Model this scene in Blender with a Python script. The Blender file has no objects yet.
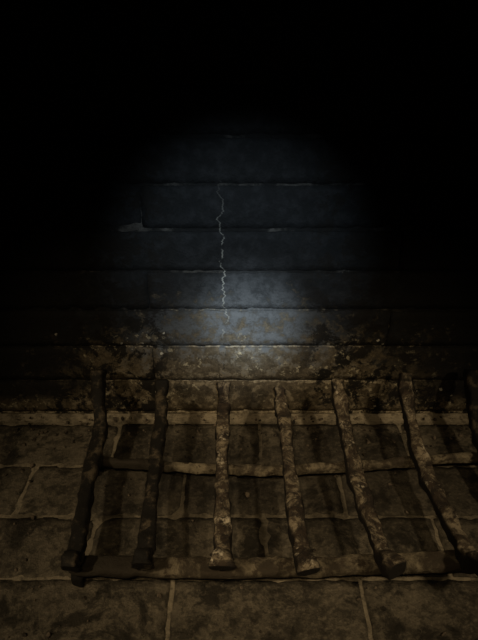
import bpy, bmesh, math, random
from mathutils import Vector, noise, Matrix
random.seed(7)
S=bpy.context.scene
S.view_settings.view_transform='Standard'
COL=S.collection

def link(o,parent=None):
    COL.objects.link(o)
    if parent: o.parent=parent
    return o

# ---------- materials ----------
class NT:
    def __init__(s,name):
        s.m=bpy.data.materials.new(name); s.m.use_nodes=True
        s.t=s.m.node_tree; s.t.nodes.clear()
        s.out=s.n('ShaderNodeOutputMaterial'); s.b=s.n('ShaderNodeBsdfPrincipled')
        s.l(s.b.outputs[0],s.out.inputs[0])
        s.tc=s.n('ShaderNodeTexCoord'); s.co=s.tc.outputs['Object']
    def n(s,k): return s.t.nodes.new(k)
    def l(s,a,b): s.t.links.new(a,b)
    def noise(s,scale,detail=6,rough=.6,vec=None,dist=0):
        x=s.n('ShaderNodeTexNoise'); x.inputs['Scale'].default_value=scale
        x.inputs['Detail'].default_value=detail; x.inputs['Roughness'].default_value=rough
        x.inputs['Distortion'].default_value=dist
        s.l(vec or s.co,x.inputs['Vector']); return x.outputs['Fac']
    def ramp(s,f,a,b,va=0.,vb=1.):
        x=s.n('ShaderNodeMapRange'); x.interpolation_type='SMOOTHSTEP'
        x.inputs[1].default_value=a;x.inputs[2].default_value=b
        x.inputs[3].default_value=va;x.inputs[4].default_value=vb
        s.l(f,x.inputs[0]); return x.outputs[0]
    def math(s,op,a,b=None):
        x=s.n('ShaderNodeMath'); x.operation=op
        for i,v in enumerate((a,b)):
            if v is None: continue
            if isinstance(v,(int,float)): x.inputs[i].default_value=v
            else: s.l(v,x.inputs[i])
        return x.outputs[0]
    def mix(s,f,a,b):
        x=s.n('ShaderNodeMix'); x.data_type='RGBA'
        if isinstance(f,(int,float)): x.inputs[0].default_value=f
        else: s.l(f,x.inputs[0])
        for i,v in ((6,a),(7,b)):
            if isinstance(v,tuple): x.inputs[i].default_value=(*v,1)
            else: s.l(v,x.inputs[i])
        return x.outputs[2]
    def finish(s,col,rough=.9,bump=None,bs=.5,bd=.004,metal=0,spec=.3):
        s.l(col,s.b.inputs['Base Color'])
        if isinstance(rough,(int,float)): s.b.inputs['Roughness'].default_value=rough
        else: s.l(rough,s.b.inputs['Roughness'])
        s.b.inputs['Metallic'].default_value=metal
        s.b.inputs['Specular IOR Level'].default_value=spec
        if bump is not None:
            x=s.n('ShaderNodeBump'); x.inputs['Strength'].default_value=bs
            x.inputs['Distance'].default_value=bd
            s.l(bump,x.inputs['Height']); s.l(x.outputs[0],s.b.inputs['Normal'])
        return s.m

def wall_mat(name,mortar):
    N=NT(name)
    sp=N.n('ShaderNodeSeparateXYZ'); N.l(N.co,sp.inputs[0])
    X,Y,Z=sp.outputs
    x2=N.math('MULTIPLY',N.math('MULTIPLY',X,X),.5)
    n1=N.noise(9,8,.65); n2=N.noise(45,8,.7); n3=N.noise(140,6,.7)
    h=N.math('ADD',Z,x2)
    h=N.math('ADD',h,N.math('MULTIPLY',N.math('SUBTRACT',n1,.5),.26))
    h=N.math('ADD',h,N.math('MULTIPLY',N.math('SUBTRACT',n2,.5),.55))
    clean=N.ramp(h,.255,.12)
    pale_mid=N.ramp(N.math('ADD',Z,N.math('MULTIPLY',x2,6.)),.36,.19)  # paler grey zone low around the middle of the wall
    flakes=N.ramp(n2,.50,.60)
    fine=N.ramp(n3,.35,.65)
    if mortar:
        base=N.mix(fine,(.12,.097,.065),(.42,.355,.25))
        soot=N.mix(N.ramp(N.noise(11,6,.7),.48,.64),(.008,.008,.008),(.060,.056,.050))  # sooty mortar; its paler patches paint in joint edges catching light
    else:
        base=N.mix(fine,(.056,.044,.028),(.105,.083,.054))
        base=N.mix(N.math('MULTIPLY',flakes,.65),base,(.25,.205,.138))
        soot=N.mix(N.ramp(n2,.4,.7),(.008,.0085,.009),(.017,.0175,.019))
    soot=N.mix(N.math('MULTIPLY',pale_mid,.85),soot,N.mix(N.ramp(n2,.35,.6),(.035,.038,.040),(.10,.103,.105)))
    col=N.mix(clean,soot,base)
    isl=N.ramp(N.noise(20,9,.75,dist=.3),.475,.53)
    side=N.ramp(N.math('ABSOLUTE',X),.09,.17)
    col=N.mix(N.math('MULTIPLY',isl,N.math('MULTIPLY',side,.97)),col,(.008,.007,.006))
    # pale spalled flecks scattered between the soot patches
    fl=N.math('MULTIPLY',N.ramp(N.noise(75,6,.7),.57,.64),N.math('MULTIPLY',N.ramp(N.math('ADD',Z,N.math('MULTIPLY',N.math('SUBTRACT',n1,.5),.3)),.22,.15),N.ramp(N.noise(13,3),.45,.56)))
    col=N.mix(N.math('MULTIPLY',fl,.8),col,(.36,.31,.21))
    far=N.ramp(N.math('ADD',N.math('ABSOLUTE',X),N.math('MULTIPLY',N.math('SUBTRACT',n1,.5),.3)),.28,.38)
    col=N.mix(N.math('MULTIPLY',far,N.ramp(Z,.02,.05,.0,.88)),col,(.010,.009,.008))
    v=N.n('ShaderNodeTexVoronoi'); v.inputs['Scale'].default_value=44; N.l(N.co,v.inputs['Vector'])
    speck=N.ramp(N.math('ADD',v.outputs['Distance'],N.math('MULTIPLY',N.math('SUBTRACT',n3,.5),.5)),.16,.08)
    speck=N.math('MULTIPLY',speck,N.ramp(N.noise(8,2),.55,.60))
    speck=N.math('MULTIPLY',speck,N.ramp(Z,.27,.20))
    speck=N.math('MULTIPLY',speck,side)
    col=N.mix(speck,col,(.42,.39,.32))
    zc=N.n('ShaderNodeCombineXYZ'); N.l(Z,zc.inputs[2])
    w=N.math('MULTIPLY',N.math('SUBTRACT',N.noise(15,7,.62,zc.outputs[0]),.5),.095)
    d=N.math('ABSOLUTE',N.math('SUBTRACT',N.math('ADD',X,.030),w))
    cr=N.ramp(d,.0018,.0005)
    cr=N.math('MULTIPLY',cr,N.ramp(Z,.52,.36)); cr=N.math('MULTIPLY',cr,N.ramp(Z,.02,.06))
    cr=N.math('MULTIPLY',cr,N.ramp(N.noise(60,3),.38,.52))
    cr=N.math('MULTIPLY',cr,.85)
    col=N.mix(cr,col,N.mix(clean,(.18,.175,.155),(.02,.017,.013)))
    hb=N.math('ADD',n2,N.math('MULTIPLY',n3,.5))
    return N.finish(col,.85,hb,.7,.006,spec=.2)

def floor_mat(name,mortar):
    N=NT(name)
    sp=N.n('ShaderNodeSeparateXYZ'); N.l(N.co,sp.inputs[0]); X,Y,Z=sp.outputs
    n1=N.noise(7,6,.6); n2=N.noise(40,8,.7); n3=N.noise(150,6,.7)
    if mortar:
        col=N.mix(N.ramp(n2,.35,.58),(.11,.092,.066),(.32,.265,.185))
        col=N.mix(N.ramp(Y,.965,.98),col,N.mix(N.ramp(n2,.3,.6),(.12,.10,.07),(.50,.42,.30)))
    else:
        col=N.mix(N.ramp(n1,.35,.65),(.062,.052,.038),(.130,.108,.077))
        col=N.mix(N.math('MULTIPLY',N.ramp(n3,.45,.65),.55),col,(.20,.165,.117))
    k=.6 if mortar else 1.
    col=N.mix(N.math('MULTIPLY',N.ramp(n2,.47,.60),.7*k),col,(.028,.024,.018))
    col=N.mix(N.math('MULTIPLY',N.ramp(N.noise(12,9,.72,dist=.4),.49,.60),.85*k),col,(.015,.013,.010))
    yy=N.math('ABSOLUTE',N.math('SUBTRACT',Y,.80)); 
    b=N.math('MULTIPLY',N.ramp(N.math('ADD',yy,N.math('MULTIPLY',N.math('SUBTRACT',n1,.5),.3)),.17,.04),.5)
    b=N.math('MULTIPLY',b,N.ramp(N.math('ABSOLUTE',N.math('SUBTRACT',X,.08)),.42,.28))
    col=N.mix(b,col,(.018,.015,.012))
    hb=N.math('ADD',n2,N.math('MULTIPLY',n3,.5))
    return N.finish(col,.92,hb,.9,.007,spec=.2)

def iron_mat():
    N=NT('burnt_cast_iron')
    n1=N.noise(24,10,.78,dist=.9); n2=N.noise(90,6,.7)
    col=N.mix(N.ramp(n1,.44,.60),(.020,.014,.010),(.28,.225,.15))
    col=N.mix(N.math('MULTIPLY',N.ramp(n2,.46,.58),.88),col,(.045,.030,.019))
    col=N.mix(N.ramp(N.noise(38,7,.7),.57,.67),col,(.55,.47,.35))
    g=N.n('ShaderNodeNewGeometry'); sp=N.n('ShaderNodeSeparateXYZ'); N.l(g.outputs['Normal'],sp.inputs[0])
    col=N.mix(N.ramp(sp.outputs[2],.15,.65),(.012,.009,.007),col)  # sides and undersides near black: shade put into the iron colour
    return N.finish(col,.75,N.math('ADD',n1,n2),.9,.005,metal=.05,spec=.35)
def dark_iron():
    N=NT('sooty_iron')
    n1=N.noise(26,9,.75)
    col=N.mix(N.ramp(n1,.50,.64),(.008,.0065,.005),(.085,.065,.042))
    return N.finish(col,.75,n1,.9,.005,metal=.0,spec=.25)
def rail_mat():
    N=NT('ash_dusted_rail')
    n1=N.noise(16,9,.75,dist=.5); n2=N.noise(70,6,.7)
    col=N.mix(N.ramp(n1,.42,.62),(.045,.035,.024),(.22,.18,.12))
    col=N.mix(N.ramp(n2,.50,.62),col,(.05,.037,.025))
    sp=N.n('ShaderNodeSeparateXYZ'); N.l(N.co,sp.inputs[0])
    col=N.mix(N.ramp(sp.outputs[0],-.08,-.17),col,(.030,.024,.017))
    return N.finish(col,.85,N.math('ADD',n1,n2),.9,.005,spec=.2)
def ash_mat():
    N=NT('ash_and_char'); n=N.noise(60,4)
    return N.finish(N.mix(N.ramp(n,.4,.6),(.02,.016,.012),(.13,.10,.07)),.95)
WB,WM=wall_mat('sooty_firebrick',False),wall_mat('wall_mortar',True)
FB,FM=floor_mat('hearth_firebrick',False),floor_mat('hearth_mortar',True)
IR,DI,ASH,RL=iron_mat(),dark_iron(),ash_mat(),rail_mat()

# ---------- brickwork (built flat in u,v with relief w, then mapped) ----------
def brickwork(name,mp,u0,u1,v0,v1,bw,bh,off,mats,gap=.007,relief=.006,vshift=0,vgap=None,parity=0,minh=.01):
    bm=bmesh.new(); vgap=gap if vgap is None else vgap
    nu=int((u1-u0)/.012); nv=int((v1-v0)/.012)
    g=[[None]*(nv+1) for _ in range(nu+1)]
    for i in range(nu+1):
        for j in range(nv+1):
            u=u0+(u1-u0)*i/nu; v=v0+(v1-v0)*j/nv
            w=noise.noise(Vector((u*40,v*40,3)))*.0016
            g[i][j]=bm.verts.new(mp(u,v,w))
    for i in range(nu):
        for j in range(nv):
            f=bm.faces.new((g[i][j],g[i+1][j],g[i+1][j+1],g[i][j+1])); f.material_index=1
    r=0; v=v0+vshift
    while v<v1-.001:
        vt=min(v+bh,v1)
        u=u0-(bw*.5 if (r+parity)%2 else 0)-off
        while u<u1:
            ut=u+bw
            a=max(u,u0)+vgap/2+random.uniform(-.001,.001)*vgap/.007; b=min(ut,u1)-vgap/2+random.uniform(-.001,.001)*vgap/.007
            c=max(v,v0)+gap/2+random.uniform(-.0012,.0012); d=vt-gap/2+random.uniform(-.0012,.0012)
            if b-a>.01 and d-c>minh:
                n=max(2,int((b-a)/.012)); m=max(2,int((d-c)/.012))
                hgt=relief+random.uniform(-.0008,.002)*relief/.005; t1=random.uniform(-.004,.004); t2=random.uniform(-.006,.006)
                G=[[None]*(m+1) for _ in range(n+1)]
                for i in range(n+1):
                    for j in range(m+1):
                        uu=a+(b-a)*i/n; vv=c+(d-c)*j/m
                        eu=i in(0,n); ev=j in(0,m)
                        w=hgt+t1*(uu-(a+b)/2)+t2*(vv-(c+d)/2)+noise.noise(Vector((uu*30,vv*30,r)))*.0016
                        if ev or (eu and vgap>.004): w-=.0018+abs(noise.noise(Vector((uu*70,vv*70,9))))*.003
                        if ev and eu: w-=.001
                        uu+=noise.noise(Vector((uu*60,vv*60,1)))*.003; vv+=noise.noise(Vector((uu*60,vv*60,5)))*.003
                        G[i][j]=bm.verts.new(mp(uu,vv,w))
                for i in range(n):
                    for j in range(m):
                        bm.faces.new((G[i][j],G[i+1][j],G[i+1][j+1],G[i][j+1])).smooth=True
                per=[(i,0) for i in range(n+1)]+[(n,j) for j in range(1,m+1)]+[(i,m) for i in range(n-1,-1,-1)]+[(0,j) for j in range(m-1,0,-1)]
                low=[]
                for (i,j) in per:
                    uu=a+(b-a)*i/n; vv=c+(d-c)*j/m
                    low.append(bm.verts.new(mp(uu,vv,-.004)))
                for k in range(len(per)):
                    k2=(k+1)%len(per)
                    bm.faces.new((low[k],low[k2],G[per[k2][0]][per[k2][1]],G[per[k][0]][per[k][1]]))
            u=ut
        v+=bh; r+=1
    bmesh.ops.recalc_face_normals(bm,faces=bm.faces)
    me=bpy.data.meshes.new(name); bm.to_mesh(me); bm.free()
    for m_ in mats: me.materials.append(m_)
    return link(bpy.data.objects.new(name,me))

W=.95
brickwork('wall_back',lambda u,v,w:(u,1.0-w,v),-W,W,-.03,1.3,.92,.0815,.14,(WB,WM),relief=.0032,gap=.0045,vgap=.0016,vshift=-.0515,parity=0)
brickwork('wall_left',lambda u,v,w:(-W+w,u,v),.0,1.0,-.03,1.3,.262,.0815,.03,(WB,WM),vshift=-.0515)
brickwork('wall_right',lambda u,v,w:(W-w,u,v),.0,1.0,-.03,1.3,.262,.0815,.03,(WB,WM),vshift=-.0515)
brickwork('floor',lambda u,v,w:(u,v,w-.005),-W,W,-.25,1.0,.285,.122,.005,(FB,FM),vshift=-.005,gap=.0065,relief=.0030,minh=.05)

# ---------- grate ----------
root=link(bpy.data.objects.new('fireplace_grate',None)); 
def catmull(P,n):
    out=[]
    for i in range(len(P)-1):
        p0=P[max(i-1,0)];p1=P[i];p2=P[i+1];p3=P[min(i+2,len(P)-1)]
        for k in range(n):
            t=k/n
            out.append(.5*((2*p1)+(p2-p0)*t+(2*p0-5*p1+4*p2-p3)*t*t+(3*p1-p0-3*p2+p3)*t**3))
    out.append(P[-1]); return out
def sweep(name,pts,wfun,mat,side=Vector((1,0,0)),n=8,rough=.0016,seed=0):
    P=catmull([Vector(p) for p in pts],n); bm=bmesh.new(); rings=[]
    K=18
    for i,p in enumerate(P):
        T=(P[min(i+1,len(P)-1)]-P[max(i-1,0)]).normalized()
        s=(side-T*side.dot(T)).normalized(); up=s.cross(T).normalized()
        t=i/(len(P)-1); hw,hh=wfun(t)
        e=.8 if i==0 or i==len(P)-1 else 1.0
        R=[]
        for k in range(K):
            a=2*math.pi*k/K; ca,sa=math.cos(a),math.sin(a)
            q=.55
            x=math.copysign(abs(ca)**q,ca)*hw*e; y=math.copysign(abs(sa)**q,sa)*hh*e
            v=p+s*x+up*y
            v=v+ (s*ca+up*sa)*(noise.noise(Vector((v.x*45+seed,v.y*45,v.z*45)))*rough*2.8+noise.noise(v*150)*rough*1.3)
            R.append(bm.verts.new(v))
        rings.append(R)
    for a,b in zip(rings,rings[1:]):
        for k in range(K):
            bm.faces.new((a[k],a[(k+1)%K],b[(k+1)%K],b[k])).smooth=True
    bm.faces.new(rings[0]); bm.faces.new(rings[-1])
    bmesh.ops.recalc_face_normals(bm,faces=bm.faces)
    me=bpy.data.meshes.new(name); bm.to_mesh(me); bm.free(); me.materials.append(mat)
    return link(bpy.data.objects.new(name,me),root)

# x rear tip, x mid, x front ; rear tip height, front tip (y,z)
bars=[(-.268,-.256,-.240,.145,.560,.070,DI),
      (-.149,-.146,-.138,.122,.562,.072,DI),
      (-.029,-.030,-.024,.116,.560,.070,IR),
      (.080,.086,.092,.104,.550,.074,IR),
      (.190,.196,.210,.124,.545,.086,IR),
      (.317,.319,.333,.138,.535,.098,IR),
      (.445,.440,.455,.146,.530,.100,DI)]
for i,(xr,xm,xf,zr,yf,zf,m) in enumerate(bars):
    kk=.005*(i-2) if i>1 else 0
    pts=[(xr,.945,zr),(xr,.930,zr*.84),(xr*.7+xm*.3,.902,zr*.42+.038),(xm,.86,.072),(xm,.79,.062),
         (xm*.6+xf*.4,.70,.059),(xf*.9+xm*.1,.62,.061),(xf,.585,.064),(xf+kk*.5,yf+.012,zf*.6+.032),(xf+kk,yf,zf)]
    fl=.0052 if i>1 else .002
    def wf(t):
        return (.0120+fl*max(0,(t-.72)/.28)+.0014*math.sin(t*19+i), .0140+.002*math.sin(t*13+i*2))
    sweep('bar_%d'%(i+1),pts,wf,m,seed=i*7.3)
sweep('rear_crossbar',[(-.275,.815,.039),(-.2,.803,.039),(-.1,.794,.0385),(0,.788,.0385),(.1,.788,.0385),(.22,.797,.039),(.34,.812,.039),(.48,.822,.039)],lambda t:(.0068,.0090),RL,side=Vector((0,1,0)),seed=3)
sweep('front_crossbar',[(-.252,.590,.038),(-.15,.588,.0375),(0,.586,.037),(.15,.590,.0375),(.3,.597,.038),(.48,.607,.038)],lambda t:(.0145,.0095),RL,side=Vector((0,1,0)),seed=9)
for k,(x,y,dx,dy) in enumerate([(-.240,.592,-.004,-.004),(.462,.603,.006,-.006),(-.262,.812,-.006,.01),(.462,.819,.006,.01)]):
    sweep('leg_%d'%(k+1),[(x,y,.034),(x+dx*.5,y+dy*.5,.018),(x+dx,y+dy,.000)],lambda t:(.009,.008),DI,side=Vector((1,0,0)),seed=k)

# ---------- ash and char crumbs ----------
bm=bmesh.new()
for _ in range(420):
    x=random.uniform(-.55,.55); y=random.choice([random.uniform(.45,.98),random.triangular(.85,.985,.98)])
    r=random.choice([.0015,.002,.003,.004])*random.uniform(.7,1.4)
    mat=Matrix.Translation((x,y,r*.4-.001))@Matrix.Rotation(random.random()*6,4,'Z')@Matrix.Rotation(random.random(),4,'X')@Matrix.Diagonal((1,random.uniform(.5,1.4),.6,1))
    res=bmesh.ops.create_icosphere(bm,subdivisions=1,radius=r,matrix=mat)
    for v in res['verts']: v.co+=Vector((random.uniform(-1,1),random.uniform(-1,1),random.uniform(-1,1)))*r*.25
me=bpy.data.meshes.new('ash_crumbs'); bm.to_mesh(me); bm.free(); me.materials.append(ASH)
link(bpy.data.objects.new('ash_crumbs',me))

# ---------- lights ----------
def spot(name,loc,tgt,e,col,ang,blend,r):
    L=bpy.data.lights.new(name,'SPOT'); L.energy=e; L.color=col; L.spot_size=math.radians(ang); L.spot_blend=blend; L.shadow_soft_size=r
    o=link(bpy.data.objects.new(name,L)); o.location=loc
    o.rotation_euler=(Vector(tgt)-Vector(loc)).to_track_quat('-Z','Y').to_euler(); return o
spot('torch_light_core',(.03,.0,.86),(.02,1.0,.235),78,(.72,.87,1.0),12,1,.01)
spot('torch_light_halo',(.03,.0,.86),(.0,1.0,.34),32,(.72,.88,1.0),28,1,.01)
spot('room_light_left',(-.7,.0,1.0),(-.16,.75,.02),21,(1,.79,.49),44,1,.03)
spot('room_light_right',(.7,.0,1.0),(.22,.75,.02),19,(1,.79,.49),42,1,.03)
spot('fill_light_front',(-.1,-.15,1.1),(.04,.78,.04),14,(1,.76,.44),36,1,.02)  # added central warm fill to soften the bar shadows, no lamp known there
Wd=bpy.data.worlds.new('World'); S.world=Wd; Wd.use_nodes=True
Wd.node_tree.nodes['Background'].inputs[0].default_value=(1,.85,.6,1)
Wd.node_tree.nodes['Background'].inputs[1].default_value=.008

# ---------- camera ----------
c=bpy.data.cameras.new('camera'); c.sensor_fit='VERTICAL'; c.sensor_height=24; c.lens=24*600/640; c.clip_start=.01
co=link(bpy.data.objects.new('camera',c)); co.location=(0,0,.8); co.rotation_euler=(math.radians(60),0,0)
S.camera=co
